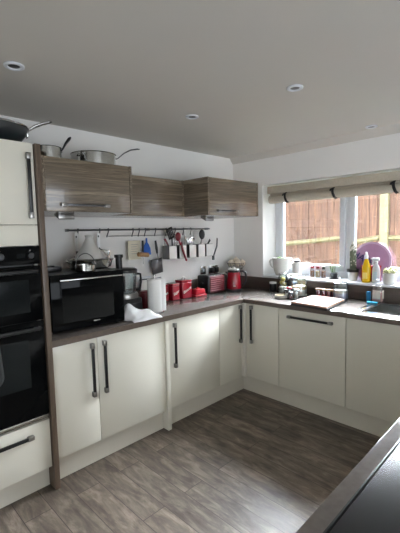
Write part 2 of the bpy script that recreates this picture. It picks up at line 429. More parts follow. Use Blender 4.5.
# plinths
tag(G().box(-2.434, -1.566, -.556, -.54, 0, .16).make('plinth', PLIN, smooth=0), 'white kickboard under the wide base unit left of the filler panel', 'plinth')
tag(G().box(-1.530, -.54, -.556, -.54, 0, .16).make('plinth', PLIN, smooth=0), 'white kickboard from the filler panel to the corner', 'plinth')
tag(G().box(-.556, -.541, -2.395, -.557, 0, .16).make('plinth', PLIN, smooth=0), 'white kickboard along the window run', 'plinth')
# worktop, L-shaped, with the sink cut-out
SX0, SX1, SY0, SY1 = -.515, -.115, -1.665, -2.12
g = G()
g.box(-2.4355, -.004, -.626, -.004, .870, .91, .003, 0)
g.box(-.626, -.004, SY0, -.626, .870, .91, .003, 0)
g.box(-.626, SX0, SY1, SY0, .870, .91, .003, 0); g.box(SX1, -.004, SY1, SY0, .870, .91, .003, 0)
g.box(-.626, -.004, -2.398, SY1, .870, .91, .003, 0)
g.box(-2.4355, -.626, -.6275, -.626, .871, .909, 0, 1); g.box(-.6275, -.626, -2.398, -.6275, .871, .909, 0, 1)
wt = tag(g.make('worktop', [TOP, TOPEDGE]), 'L-shaped grey-brown laminate worktop along both walls', 'worktop')
G().box(-2.4355, -.022, -.022, -.004, .91, 1.052, .002).make('upstand', UPSTX, wt)
G().box(-.022, -.004, -2.398, -.004, .91, 1.034, .002).make('upstand', UPST, wt)
# sink
g = G(); rz = .9105
g.box(-.60, -.05, SY0 - .01 + .01, -1.612, rz, rz + .006, .002); g.box(-.60, SX0 + .012, -2.2, SY0, rz, rz + .006, .002)
g.box(SX1 - .012, -.05, -2.2, SY0, rz, rz + .006, .002); g.box(SX0 + .012, SX1 - .012, -2.2, SY1 + .012, rz, rz + .006, .002)
sk = tag(g.make('sink', STEEL), 'inset stainless steel sink in the worktop under the window', 'sink')
b = .012
G().box(SX0 + .004, SX0 + .012, SY1 + .004, SY0 - .004, .75, rz + .003).box(SX1 - .012, SX1 - .004, SY1 + .004, SY0 - .004, .75, rz + .003)\
   .box(SX0 + .012, SX1 - .012, SY0 - .012, SY0 - .004, .75, rz + .003).box(SX0 + .012, SX1 - .012, SY1 + .004, SY1 + .012, .75, rz + .003)\
   .box(SX0 + .004, SX1 - .004, SY1 + .004, SY0 - .004, .742, .75).make('bowl', STEEL, sk, smooth=0)
G().lathe([(0, .7505), (.04, .7505), (.042, .754), (.03, .7545), (.0, .752)], (-.31, -1.88)).make('drain', CHROME, sk)

# tall oven housing
tag(G().box(-.0155, .0155, -.318, .316, 0, 2.047, .001).make('end_panel', WOODZ, None, (-2.4535, -.318, 0)),
    'tall brown wood-grain end panel beside the black ovens', 'panel')
TX0, TX1 = -3.072, -2.4715
th = thing('tall_oven_housing', 'tall white housing unit around the black ovens', 'cabinet', ((TX0 + TX1) / 2, -.3, 0)); tc_ = (TX0 + TX1) / 2
hx = (TX1 - TX0) / 2
g = G()
g.box(-hx, -hx + .018, -.28, .295, .165, 2.045); g.box(hx - .018, hx, -.28, .295, .165, 2.045)
g.box(-hx, hx, -.28, .295, 2.03, 2.048); g.box(-hx + .018, hx - .018, .28, .295, .165, 2.03)
g.box(-hx + .018, hx - .018, -.28, .28, .43, .447); g.box(-hx + .018, hx - .018, -.28, .28, 1.478, 1.496)
g.box(-hx + .018, hx - .018, -.28, .28, .165, .183)
g.make('carcass', CARC, th, smooth=0)
YT = -.6156 + .3
d = G().box(-hx + .002, hx - .002, YT, -.283, 1.598, 2.049, .0015).make('door', DOOR, th); bar_handle(d, -2.508 - tc_, YT, 1.812, .36, 'z', '-y')
G().box(-hx + .002, hx - .002, YT, -.283, 1.480, 1.594, .0015).make('infill_panel', DOOR, th)
d = G().box(-hx + .002, hx - .002, YT, -.283, .146, .446, .0015).make('drawer', DOOR, th); bar_handle(d, -2.758 - tc_, YT, .378, .37, 'x', '-y')
G().box(-hx, hx, -.256, -.24, 0, .142).make('plinth', PLIN, th, smooth=0)
# double oven
ov = thing('double_oven', 'black built-in double oven in the tall white housing', 'oven', (tc_, -.32, .45))
oz = .45
W2 = hx - .004
G().box(-W2 + .03, W2 - .03, -.28 + .0, .25, .01, 1.01).make('body', BLACKP, ov, smooth=0)
G().box(-W2, W2, -.306, -.282, .925, 1.026, .003).make('control_panel', BLACKG, ov)
for kx in (-2.685, -2.528, -2.86, -2.98):
    G().lathe([(0, 0), (.019, 0), (.019, .012), (.016, .020), (0, .020)], m=0, seg=24, M4=Matrix.Translation((kx - tc_, -.305, .975)) @ Matrix.Rotation(PI / 2, 4, 'X')).make('knob', BLACKP, ov)
    G().box(kx - tc_ - .0015, kx - tc_ + .0015, -.3065, -.3058, 1.0, 1.008).make('indicator_mark', PEWTER, ov, smooth=0)
G().box(-2.60 - tc_, -2.555 - tc_, -.3075, -.3058, .962, .988).make('display', DGLASS, ov, smooth=0)
d = G().box(-W2, W2, -.306, -.282, .602, .916, .003).make('door', BLACKG, ov)
G().box(-W2 + .07, W2 - .07, -.3068, -.3055, .655, .84).make('window', DGLASS, d, smooth=0)
def ohandle(d, z):
    g = G(); g.box(-W2 + .03, W2 - .03, -.352, -.336, z - .011, z + .011, .004)
    g.box(-W2 + .04, -W2 + .06, -.338, -.304, z - .008, z + .008, .001); g.box(W2 - .06, W2 - .04, -.338, -.304, z - .008, z + .008, .001)
    g.make('handle', BLACKP, d)
ohandle(d, .888)
d = G().box(-W2, W2, -.306, -.282, .036, .596, .003).make('door', BLACKG, ov)
G().box(-W2 + .06, W2 - .09, -.3068, -.3055, .22, .50).make('window', DGLASS, d, smooth=0)
ohandle(d, .562)
G().box(-W2, W2, -.302, -.282, .008, .032, .002).make('steel_trim', STEEL, ov)
# oven glove over the lower handle
g = G(); prof = []
for i in range(17):
    a = PI * i / 16
    prof.append((.062 * math.cos(a), -.21 - .062 * math.sin(a)))
poly = [(.045, .02)] + [(.052, -.05)] + prof + [(-.052, -.05), (-.045, .02)]
g.prism(poly, 'y', -.02, -.002, bev=.006)
gl = tag(g.make('hanging_oven_glove', GREYC, None, (-2.785, -.675, 1.008)), 'grey oven glove hanging from the lower oven handle', 'oven glove')
g = G(); g.tube([(x, -.0235, z) for x, z in [(.038, .0)] + [(p[0] * .8, p[1] * .97 + .0) for p in prof] + [(-.038, .0)]], .004, 8)
g.make('piping', GREYC, gl)

# wall units
def wall_unit(label, x0, x1, yf, handle):
    cx = (x0 + x1) / 2; t = thing('wall_cabinet', label, 'cabinet', (cx, yf / 2, 1.676)); q = -yf / 2
    h = .316
    g = G(); c = x0 - cx; e = x1 - cx; fb = -q + .022
    sp = .0175
    g.box(c + sp, e - sp, fb, q - .004, 0, sp); g.box(c + sp, e - sp, fb, q - .004, h - sp, h)
    g.box(c, c + sp, -q, q - .004, 0, h, .001); g.box(e - sp, e, -q, q - .004, 0, h, .001); g.box(c + sp, e - sp, q - .012, q - .004, sp, h - sp)
    g.make('carcass', WOODY, t, smooth=0)
    d = G().box(c + sp + .0015, e - sp - .004, -q + .001, -q + .02, .002, h - .002, .0015).make('door', WOODX, t)
    if handle:
        a, b_ = handle
        g = G(); z = .040; a -= cx; b_ -= cx
        g.box(a + .03, b_ - .03, -q - .024, -q - .012, z - .006, z + .006, .002, 0)
        for u in (a, b_ - .034): g.box(u, u + .034, -q - .026, -q + .0008, z - .009, z + .009, .0015, 1)
        g.make('handle', [DSTEEL, PEWTER], d)
    return t
wall_unit('brown wood-grain wall unit nearest the ovens, above the microwave', -2.4358, -1.818, -.62, (-2.335, -2.01))
wall_unit('shallow set-back brown wood-grain wall unit, middle of the three', -1.814, -1.072, -.33, None)
wall_unit('brown wood-grain wall unit by the window, above the toaster', -1.069, -.375, -.62, (-.965, -.70))
def wedge(x, y, label):
    g = G(); g.prism([(-.02, 0), (.05, 0), (.045, -.006), (-.015, -.036), (-.02, -.03)], 'x', -.055, .055, bev=.0015)
    o = g.make('cabinet_spotlight', PEWTER, None, (x, y, 1.6755)); tag(o, label, 'light')
    G().box(-.045, .045, -.004, -.0, 0, .002, M4=Matrix.Translation((0, .014, -.0222)) @ Matrix.Rotation(math.radians(25), 4, 'X')).make('lens', LAMP, o, smooth=0)
wedge(-2.185, -.36, 'grey wedge light under the wall unit by the ovens')
wedge(-.80, -.36, 'grey wedge light under the wall unit by the window')

# peninsula in the foreground
pn = thing('peninsula', 'grey-brown peninsula worktop with a square edge in the foreground', 'worktop', (-1.6, -2.75, 0))
G().box(-1.35, 1.59, -.40, .35, .87, .91, .003).make('worktop', TOP, pn)
G().box(-1.30, 1.58, -.36, .31, .001, .868).make('cabinet_base', CARC, pn, smooth=0)
hb = tag(G().box(-.46, .46, -.26, .26, 0, .006, .002).make('induction_hob', HOB, None, (-2.27, -2.712, .9105)), 'black glass hob set in the foreground peninsula', 'hob')
G().box(-.466, .466, .2605, .2665, 0, .008, .001).box(-.466, .466, -.2665, -.2605, 0, .008, .001).box(-.466, -.4605, -.2605, .2605, 0, .008, .001).box(.4605, .466, -.2605, .2605, 0, .008, .001).make('edge_trim', BLACKP, hb)

# downlights
for x, y, lab in ((-2.623, -.833, 'recessed ceiling downlight nearest the tall oven housing'), (-1.345, -1.598, 'recessed ceiling downlight over the middle of the floor'),
                  (-1.43, -.826, 'recessed ceiling downlight in front of the middle wall unit'), (-.15, -1.58, 'recessed ceiling downlight right above the window')):
    o = tag(G().lathe([(.028, -.001), (.046, -.002), (.047, -.008), (.040, -.012), (.030, -.010), (.028, -.004)], seg=32).make('ceiling_downlight', WHITE, None, (x, y, H)), lab, 'light')
    G().lathe([(0, -.002), (.027, -.002), (.026, -.006), (0, -.0075)], seg=24).make('lens', LAMP, o)

# sockets
def socket(x, z, wd, label, plugs, plate=WHITE):
    o = thing('wall_socket', label, 'socket', (x, 0, z))
    G().box(-wd / 2, wd / 2, -.010, -.001, -.043, .043, .003).make('plate', plate, o)
    for px in plugs:
        G().box(px - .024, px + .024, -.042, -.0105, -.03, .025, .008).make('plug', BLACKP, o)
    return o
s1 = socket(-.528, 1.135, .08, 'small steel wall switch plate to the left of the plugs', [], STEEL)
G().box(-.028, .028, -.0125, -.0105, -.03, .03, .001).make('insert', BLACKP, s1)
G().box(-.012, .012, -.0165, -.0127, -.016, .016, .001).make('rocker', WHITE, s1)
socket(-.372, 1.13, .146, 'double wall socket with two black plugs above the toaster', [-.036, .036], STEEL)
socket(-1.30, 1.10, .146, 'white wall socket with one black plug behind the paper roll', [-.02])

WT = .9105     # worktop surface
# ------------------------------------------------------------------ on the tall unit and wall units
p = thing('wok', 'large dark wok with a steel loop handle on the tall housing', 'pan', (-2.635, -.44, 2.0495))
G().lathe([(0, 0), (.10, 0), (.15, .02), (.185, .065), (.195, .095), (.190, .096), (.178, .068), (.145, .026), (.095, .008), (0, .008)], seg=40).make('body', TEAL, p)
G().tube([(.20 * math.cos(2 * PI * i / 40), .20 * math.sin(2 * PI * i / 40), .097) for i in range(40)], .005, 8, closed=True).make('rim', STEEL, p)
g = G()
dx, dy = .97, -.24
def hp(r, s, z): return (dx * r - dy * s, dy * r + dx * s, z)
g.prism([(-.022, -.018), (.022, -.018), (.026, .018), (-.026, .018)], 'y', -.004, .004, m=0, bev=.002, M4=Matrix.Translation((.19 * dx, .19 * dy, .075)) @ Matrix.Rotation(math.radians(76), 4, 'Z'))
g.tube([hp(.19, -.014, .095), hp(.23, -.016, .125), hp(.28, -.017, .15), hp(.315, -.014, .163), hp(.328, 0, .168), hp(.315, .014, .163), hp(.28, .017, .15), hp(.23, .016, .125), hp(.19, .014, .095)], .0065, 8)
g.make('handle', STEEL, p)
p = thing('saucepan', 'small steel saucepan with a dark handle beside the end panel', 'pan', (-2.322, -.46, 1.9925))
G().lathe([(0, 0), (.073, 0), (.078, .006), (.08, .078), (.083, .081), (.079, .081), (.076, .008), (0, .004)], seg=36).make('body', STEEL, p)
G().tube([(.065, -.045, .062), (.075, -.05, .078), (.095, -.05, .112), (.118, -.05, .142), (.128, -.05, .152)], [.008, .009, .013, .016, .010], 10, flat=.6).make('handle', BLACKP, p)
for k in (-1, 1): G().ball((.079 * math.cos(-.25 + .14 * k), .079 * math.sin(-.25 + .14 * k), .06), .006, sub=2).make('rivet', CHROME, p)
p = thing('saute_pan', 'wide steel saute pan with a long thin handle on the wall unit', 'pan', (-1.932, -.32, 1.9925))
G().lathe([(0, 0), (.145, 0), (.152, .008), (.155, .105), (.160, .109), (.153, .109), (.149, .012), (0, .006)], seg=44).make('body', STEEL, p)
G().tube([(.140, -.055, .085), (.17, -.055, .10), (.23, -.045, .145), (.30, -.03, .18), (.37, -.015, .20), (.395, -.012, .202)], [.007, .006, .007, .008, .009, .006], 10, flat=.6).make('handle', DSTEEL, p)
G().box(-.016, .016, -.003, .003, -.014, .014, .002, M4=Matrix.Translation((.145, -.057, .085)) @ Matrix.Rotation(math.radians(68), 4, 'Z')).make('bracket', CHROME, p)
G().tube([(-.12, -.09, .08), (-.15, -.12, .085), (-.17, -.10, .085), (-.15, -.045, .08)], .005, 8).make('helper_handle', CHROME, p)

# ------------------------------------------------------------------ rail on the back wall
RY = -.042
r = thing('utensil_rail', 'long steel utensil rail with hooks along the white wall', 'rail', (-1.24, RY, 1.572))
G().tube([(-.79, 0, 0), (.785, 0, 0)], .007, 12).make('bar', DSTEEL, r)
for x in (-.78, -.01, .76): G().box(x - .008, x + .008, -.004, -RY - .001, -.011, .011, .002).make('bracket', PEWTER, r)
G().tube([(-.44, -.012, -.052), (.35, -.012, -.055)], .0035, 8).make('lower_bar', PEWTER, r)
for hx_ in (-1.952, -1.762, -1.684, -1.438, -1.372, -1.305, -1.19, -1.06, -.95, -.84, -.74):
    x = hx_ + 1.24
    G().tube([(x + .012, .005, .004), (x + .014, .0, .0105), (x + .010, -.010, .004), (x + .004, -.012, -.02), (x - .006, -.012, -.045), (x - .012, -.016, -.058), (x - .017, -.026, -.054), (x - .018, -.028, -.044)], .005, 8).make('hook', DSTEEL, r)
# hanging tools
o = thing('hanging_masher', 'chrome-handled utensil, shine painted white, hanging at the left end of the rail', 'utensil', (-1.965, -.058, 1.43))
G().box(-.013, .013, -.007, .007, -.02, .125, .005).make('handle', HGLINT, o)
G().box(-.008, .008, -.003, .003, -.06, .002, .001).box(-.028, .028, -.004, .004, -.10, -.058, .003).make('blade', DSTEEL, o)
o = thing('hanging_cake_slice', 'chrome-handled cake slice, shine painted white, with a triangular blade hanging above the tagine', 'utensil', (-1.775, -.058, 1.43))
G().box(-.013, .013, -.007, .007, 0, .118, .005).make('handle', HGLINT, o)
G().tube([(0, 0, .004), (.012, 0, -.012), (.03, -.006, -.02), (.075, -.008, -.028)], .0045, 8).make('neck', BLACKP, o)
G().prism([(.022, -.020), (.098, -.028), (.094, -.062), (.085, -.088), (.055, -.058)], 'y', -.011, -.008, bev=.001).make('blade', STEEL, o)
o = thing('hanging_board', 'small cream board hanging from the rail beside the blue spatula', 'chopping board', (-1.43, -.056, 1.31))
g = G(); g.box(-.064, .064, -.006, .006, 0, .165, .006); g.make('board', CREAMP, o)
for k in range(5): G().box(-.035, .035 - .012 * (k % 2), -.0072, -.0055, .05 + k * .02, .054 + k * .02).make('ridge', PEWTER, o)
o = thing('hanging_mallet', 'wooden mallet hanging head down below the cream board', 'utensil', (-1.358, -.085, 1.345))
G().tube([(.0, 0, .13), (0, 0, .03)], [.009, .008], 10).make('handle', BLACKP, o)
G().tube([(-.05, 0, .01), (.055, 0, -.0)], .020, 16).make('head', WOODM, o)
G().tube([(0, 0, -.02), (0, 0, -.08)], [.004, .003], 8).make('tip', PEWTER, o)
o = thing('hanging_spatula', 'bright blue silicone spatula hanging from the rail', 'utensil', (-1.295, -.058, 1.34))
G().prism([(-.044, .0), (.044, .004), (.040, .06), (.024, .095), (.008, .115), (.007, .155), (-.007, .155), (-.008, .115), (-.026, .095), (-.040, .055)], 'y', -.006, .006, bev=.003).make('blade', BLUE, o)
o = thing('hanging_turner', 'steel turner with a square blade and black handle hanging below the rail', 'utensil', (-1.188, -.058, 1.16))
G().prism([(-.066, .132), (.062, .150), (.072, .012), (-.048, -.004)], 'y', -.0025, .0025, bev=.001).make('blade', DSTEEL, o)
G().tube([(.02, -.002, .135), (.012, -.006, .175), (.005, -.006, .195)], .006, 8).make('neck', PEWTER, o)
G().tube([(.006, -.006, .19), (-.002, -.008, .24), (-.010, -.006, .31)], [.009, .013, .009], 10).make('handle', BLACKP, o)
# caddies hung on the rail
cads = []
for k, (x0, x1) in enumerate(((-1.112, -1.018), (-.989, -.893), (-.862, -.757), (-.733, -.640), (-.614, -.535))):
    names = ['first from the left, holding the black turner', 'second from the left, holding the red ladle', 'middle one of five, holding steel tools', 'second from the right, holding the black ladle', 'rightmost, with black tongs in front']
    xm_ = (x0 + x1) / 2; h2 = .047
    o = thing('hanging_caddy', 'square steel utensil pot on the rail, ' + names[k], 'utensil pot', (xm_, -.105, 1.292), 0, 'steel utensil pots on the rail')
    g = G(); t_ = .0025
    g.box(-h2, h2, -.047, .047, 0, t_); g.box(-h2, h2, -.047, -.047 + t_, t_, .126); g.box(-h2, h2, .047 - t_, .047, t_, .126)
    g.box(-h2, -h2 + t_, -.047 + t_, .047 - t_, t_, .126); g.box(h2 - t_, h2, -.047 + t_, .047 - t_, t_, .126)
    g.make('pot', PEWTER, o, smooth=0)
    G().box(-h2 + .003, h2 - .003, -.0495, -.0475, .004, .122, .001).make('front_reflection', WCER, o)  # white sheet stands in for the reflection on the steel front
    G().tube([(-.02, .045, .10), (-.02, .05, .17), (-.02, .05, .255), (-.02, .06, .283), (-.02, .072, .27)], .003, 6).make('hanger', PEWTER, o)
def U(x, y, z): return (x + 1.24 * 0, y, z)
o = thing('turner', 'black slotted turner standing in the leftmost steel pot', 'utensil', (-1.075, -.12, 1.30))
G().tube([(.035, .0, .006), (.032, .0, .08), (.02, -.01, .19)], .006, 8).make('handle', BLACKP, o)
gg = G()
M4 = Matrix.Translation((.02, -.01, .185)) @ Matrix.Rotation(math.radians(-20), 4, 'Y')
for a in (-.037, -.0175, .002, .0215): gg.box(a, a + .0162, -.002, .002, .0, .10, .001, M4=M4)
gg.box(-.036, .037, -.002, .002, -.002, .016, .001, M4=M4); gg.box(-.036, .037, -.002, .002, .088, .104, .001, M4=M4)
gg.make('blade', BLACKP, o)
o = thing('spatula', 'short red spatula leaning left out of the leftmost steel pot', 'utensil', (-1.09, -.115, 1.30))
G().tube([(.03, 0, .006), (.008, 0, .09), (-.008, -.004, .13)], .006, 8).make('handle', DRED, o)
G().prism([(-.014, .128), (.006, .122), (-.030, .188), (-.056, .183)], 'y', -.006, .0, bev=.002).make('blade', DRED, o)
o = thing('ladle', 'red ladle standing in the second steel pot', 'utensil', (-.96, -.12, 1.30))
G().tube([(.05, 0, .0), (.03, 0, .08), (-.005, -.005, .17)], .006, 8).make('handle', RED, o)
G().ball((-.018, -.010, .20), .034, (1, .45, 1.25)).make('bowl', DRED, o)
o = thing('whisk', 'dark whisk standing behind the red ladle in the second pot', 'utensil', (-.93, -.09, 1.30))
G().tube([(-.02, 0, .0), (-.035, 0, .12)], .008, 8).make('handle', BLACKP, o)
for k in range(5):
    a = PI * k / 5
    pts = [(-.035 + .003 * math.cos(a), .003 * math.sin(a), .118)]
    for i in range(1, 12):
        u = i / 12; rr = .024 * math.sin(PI * u) ; s = 1
        pts.append((-.037 + rr * math.cos(a) * (1 if u < .5 else 1) , rr * math.sin(a), .118 + .085 * (u if u < .5 else u) ))
    G().tube(pts, .0013, 5).make('wire', CHROME, o)
o = thing('hanging_tongs', 'long red tongs hanging down in front of the second steel pot', 'utensil', (-.955, -.168, 1.28))
G().tube([(-.02, 0, .17), (-.012, -.004, .10), (.012, -.002, .05), (.035, 0, .0)], [.007, .008, .008, .006], 8).tube([(-.012, .004, .17), (.004, .004, .10), (.022, .003, .05), (.042, 0, .004)], [.006, .007, .007, .006], 8).make('arm', DRED, o)
G().ball((.040, 0, -.002), .012, (1, .6, 1.2), sub=2).make('tip', RED, o)
for k, (x, l, lab) in enumerate(((-.815, -.02, 'steel masher with a broad flat head in the middle steel pot'), (-.835, .03, 'thin steel fork leaning right in the middle steel pot'))):
    o = thing('masher' if k == 0 else 'fork', lab, 'utensil', (x, -.10 - .02 * k, 1.30))
    if k == 0:
        G().tube([(0, 0, 0), (.012, 0, .10), (.02, 0, .15)], .0045, 8).make('handle', CHROME, o)
        G().prism([(-.02, .13), (.07, .14), (.085, .175), (.03, .195), (-.015, .17)], 'y', -.003, .003, bev=.001).make('head', STEEL, o)
    else:
        G().tube([(0, 0, 0), (-.01, 0, .09), (-.02, 0, .14)], .004, 8).make('handle', CHROME, o)
        g = G()
        for q in (-.012, 0, .012): g.tube([(-.02, 0, .135), (-.022 + q, 0, .155), (-.045 + q, 0, .205)], .0022, 6)
        g.make('tine', CHROME, o)
o = thing('ladle', 'large black ladle standing in the second pot from the right', 'utensil', (-.665, -.13, 1.30))
G().tube([(-.035, 0, .006), (-.02, 0, .08), (.0, -.004, .17)], [.006, .006, .007], 8).make('handle', PEWTER, o)
G().ball((.0, -.008, .215), .044, (.85, .45, 1.15)).make('bowl', BLACKP, o)
o = thing('spreader', 'black flat spatula leaning right out of the pots', 'utensil', (-.585, -.12, 1.30))
G().tube([(-.015, 0, .006), (-.005, 0, .09)], .005, 8).make('handle', PEWTER, o)
G().prism([(-.012, .085), (.0, .078), (.062, .150), (.050, .168)], 'y', -.004, .004, bev=.002).make('blade', BLACKP, o)
o = thing('hanging_peeler', 'slim black tongs hanging in front of the rightmost steel pot', 'utensil', (-.52, -.168, 1.27))
G().tube([(.045, 0, .205), (.03, -.004, .12), (.0, 0, .05), (-.018, 0, .015)], .0045, 8).tube([(.052, .0, .20), (.05, .004, .12), (.014, .004, .05), (-.01, 0, .015)], .004, 8).make('arm', DSTEEL, o)
G().box(-.032, -.002, -.006, .006, -.02, .024, .004).make('tip', BLACKP, o)

# ------------------------------------------------------------------ microwave and what stands on it
ma = math.atan2(-.045, .492)
mw = thing('microwave_oven', 'large black microwave oven on the worktop beside the end panel', 'microwave', (-2.135, -.535, WT), ma)
G().box(-.247, .247, .02, .40, .018, .378, .006).make('body', BLACKP, mw)
d = G().box(-.249, .249, -.012, .019, .020, .378, .004).make('door', BLACKG, mw)
G().box(-.18, .17, -.0128, -.0115, .07, .29, 0).make('window', MGLASS, d, smooth=0)
g = G(); g.box(-.20, .225, -.050, -.036, .338, .350, .004); g.box(-.185, -.165, -.038, -.0125, .339, .349); g.box(.19, .21, -.038, -.0125, .339, .349)
g.make('handle', STEEL, d)
G().box(.02, .065, -.0130, -.0122, .052, .058).make('badge', PEWTER, d, smooth=0)
for a in (-.22, .22):
    for b in (.05, .36): G().lathe([(0, 0), (.014, 0), (.016, .0178), (0, .0178)], (a, b), 16).make('foot', BLACKP, mw)
MZ = WT + .379
tg = thing('tagine', 'tagine with steel base and grey conical lid on the microwave', 'tagine', (-1.968, -.262, MZ))
G().lathe([(0, 0), (.13, 0), (.150, .012), (.164, .066), (.172, .070), (.160, .070), (.145, .018), (0, .008)], seg=48).make('base', STEEL, tg)
for s in (-1, 1): G().tube([(s * .158, -.028, .052), (s * .178, -.026, .058), (s * .184, 0, .060), (s * .178, .026, .058), (s * .158, .028, .052)], .005, 8).make('handle', STEEL, tg)
G().lathe([(.112, .072), (.108, .082), (.088, .112), (.068, .142), (.049, .172), (.034, .200), (.026, .218), (.024, .226), (.030, .234), (.031, .241), (.020, .246), (0, .246)], seg=40).make('lid', GCER, tg)
bk = thing('pan_with_bail', 'small steel pan with a thin arched handle in front of the tagine', 'pan', (-2.155, -.462, MZ))
G().lathe([(0, 0), (.058, 0), (.066, .006), (.069, .044), (.073, .046), (.066, .046), (.062, .01), (0, .005)], (.045, 0), 36).make('body', STEEL, bk)
G().tube([(.045 + .069 * math.cos(PI * i / 16), 0, .042 + .078 * math.sin(PI * i / 16)) for i in range(17)], .003, 8).make('bail', DSTEEL, bk)
o = tag(G().box(-.075, .075, -.055, .055, 0, .005, .002).box(-.08, .08, -.06, -.055, .003, .034, .002).box(-.08, .08, .055, .06, .003, .034, .002).box(-.08, -.075, -.055, .055, .003, .034, .002).box(.075, .08, -.055, .055, .003, .034, .002)
        .make('baking_tin', DSTEEL, None, (-2.285, -.245, MZ)), 'shallow grey baking tin at the left end of the microwave top', 'baking tin')

# food processor
fp = thing('food_processor', 'food processor with clear bowl and black feed tube beside the microwave', 'food processor', (-1.688, -.27, WT))
fp.scale = (1, 1, 1.2)
G().prism([(-.10, -.10), (.10, -.10), (.115, -.06), (.115, .09), (.09, .11), (-.09, .11), (-.115, .09), (-.115, -.06)], 'z', 0, .10, bev=.012).make('base', BLACKP, fp)
G().box(-.085, .085, -.106, -.098, .02, .07, .003).make('control_panel', DSTEEL, fp)
G().lathe([(0, .1), (.108, .1), (.110, .118), (.104, .132), (0, .132)], seg=40).make('collar', PEWTER, fp)
G().lathe([(.088, .133), (.098, .20), (.103, .268), (.099, .268), (.094, .20), (.084, .137), (0, .137), (0, .133)], seg=40).make('bowl', JAR, fp)
G().lathe([(0, .14), (.012, .14), (.012, .24), (0, .245)], seg=16).make('spindle', BLACKP, fp)
G().lathe([(0, .269), (.107, .269), (.108, .286), (.090, .296), (0, .298)], seg=40).make('lid', BLACKP, fp)
G().lathe([(0, .297), (.026, .297), (.026, .366), (.034, .370), (.034, .388), (0, .389)], (-.046, -.01), 28).make('feed_tube', BLACKP, fp)
G().tube([(.098, -.03, .255), (.135, -.035, .25), (.14, -.035, .20), (.128, -.033, .15), (.096, -.03, .145)], .009, 10).make('handle', BLACKP, fp)

# crumpled white cloth hanging over the worktop front
NXc, NYc = 34, 26
vs, fs = [], []
rnd = random.Random(3)
ph = [(rnd.uniform(-70, 70), rnd.uniform(25, 75), rnd.uniform(0, 6.28), rnd.uniform(.004, .010)) for _ in range(7)]
for j in range(NYc + 1):
    for i in range(NXc + 1):
        u, v = i / NXc, j / NYc
        x = -1.868 + .25 * u; s = .252 * v           # s: arc length from back to front
        x += .014 * math.sin(9 * v + 2 * u) * (.3 + v * .7) + .03 * u * v
        y = -.385 - s
        e = min(1, min(u, 1 - u) * 5) 
        hump = .075 * math.exp(-((u - .30) / .30) ** 2 - ((v - .40) / .34) ** 2) + .035 * math.exp(-((u - .68) / .2) ** 2 - ((v - .62) / .25) ** 2)
        z = WT + .006 + hump * e + sum(a * max(0, math.sin(p1 * x + p2 * s + p0)) * (.35 + 10 * hump) for p1, p2, p0, a in ph)
        lip = -.634
        if y < lip:
            over = lip - y; y = lip - .006 - .010 * math.sin(over * 30) ** 2
            z = WT + .004 - over * (.2 + .95 * u * u) + .002 * math.sin(40 * x)
            if u < .45: z = max(z, WT - .01)
        vs.append((x, y, z))
for j in range(NYc):
    for i in range(NXc):
        a = j * (NXc + 1) + i; fs.append((a, a + 1, a + NXc + 2, a + NXc + 1))
me = bpy.data.meshes.new('tea_towel'); me.from_pydata(vs, [], fs); me.materials.append(CLOTH)
for pl in me.polygons: pl.use_smooth = True
o = bpy.data.objects.new('tea_towel', me); COL.objects.link(o)
sm = o.modifiers.new('s', 'SOLIDIFY'); sm.thickness = .003; sm.offset = 1
sb = o.modifiers.new('b', 'SUBSURF'); sb.levels = 1; sb.render_levels = 1
tag(o, 'crumpled white cloth draped over the worktop edge by the microwave', 'cloth')

# kitchen roll
kr = thing('kitchen_roll', 'white kitchen paper roll standing near the worktop edge', 'paper roll', (-1.526, -.455, WT))
G().lathe([(0, 0), (.07, 0), (.07, .008), (.0, .010)], seg=36).make('stand', STEEL, kr)
G().lathe([(.02, .0105), (.059, .0105), (.060, .014), (.060, .262), (.058, .266), (.02, .266), (.02, .0105)], seg=44).make('paper', PAPER, kr)
G().lathe([(0, .01), (.006, .01), (.006, .285), (.011, .29), (.011, .298), (0, .303)], seg=16).make('pole', STEEL, kr)
G().prism([(.020, -.0575), (.045, -.062), (.062, -.058), (.063, -.0565), (.045, -.0600), (.021, -.0562)], 'z', .014, .262).make('loose_sheet', PAPER, kr)
# white tray behind
tr = tag(G().box(-.12, .12, -.008, .008, 0, .215, .007, M4=Matrix.Rotation(math.radians(-7), 4, 'X')).make('tray', WCER, None, (-1.255, -.07, WT + .001)), 'white tray leaning against the back wall behind the paper roll', 'tray')
G().box(-.121, .121, -.010, .010, .206, .217, .003, M4=Matrix.Rotation(math.radians(-7), 4, 'X')).make('rim', DSTEEL, tr)
# red things along the wall
o = thing('storage_jar', 'dark red round jar half hidden left of the paper roll', 'jar', (-1.455, -.23, WT))
G().lathe([(0, 0), (.046, 0), (.05, .006), (.05, .118), (.046, .125), (0, .125)], seg=32).make('body', DRED, o)
G().lathe([(0, .126), (.048, .126), (.048, .138), (.02, .144), (0, .145)], seg=32).make('lid', DRED, o)
def canister(x, y, w_, dp, h, text, size, label, knob=False, rz=0):
    o = thing('canister', label, 'canister', (x, y, WT), rz, 'red lettered canisters')
    G().box(-w_ / 2, w_ / 2, -dp / 2, dp / 2, 0, h - .022, .008, seg=3).make('body', RED, o)
    l = G().box(-w_ / 2 - .001, w_ / 2 + .001, -dp / 2 - .001, dp / 2 + .001, h - .0215, h, .006, seg=3).make('lid', RED, o)
    if knob: G().tube([(-.018, 0, h - .002), (-.018, 0, h + .014), (-.010, 0, h + .02), (.010, 0, h + .02), (.018, 0, h + .014), (.018, 0, h - .002)], .004, 8).make('handle', PEWTER, l)
    lettering(text, size, WLETT, o, (0, -dp / 2 - .0006, (h - .022) * .52), (RX, math.radians(-24), 0), shear=.3)
    return o
canister(-1.175, -.125, .075, .075, .155, 'Tea', .034, 'red canister nearest the paper roll, leftmost of the three')
canister(-1.075, -.15, .088, .085, .158, 'Sugar', .034, 'middle red canister with white diagonal lettering')
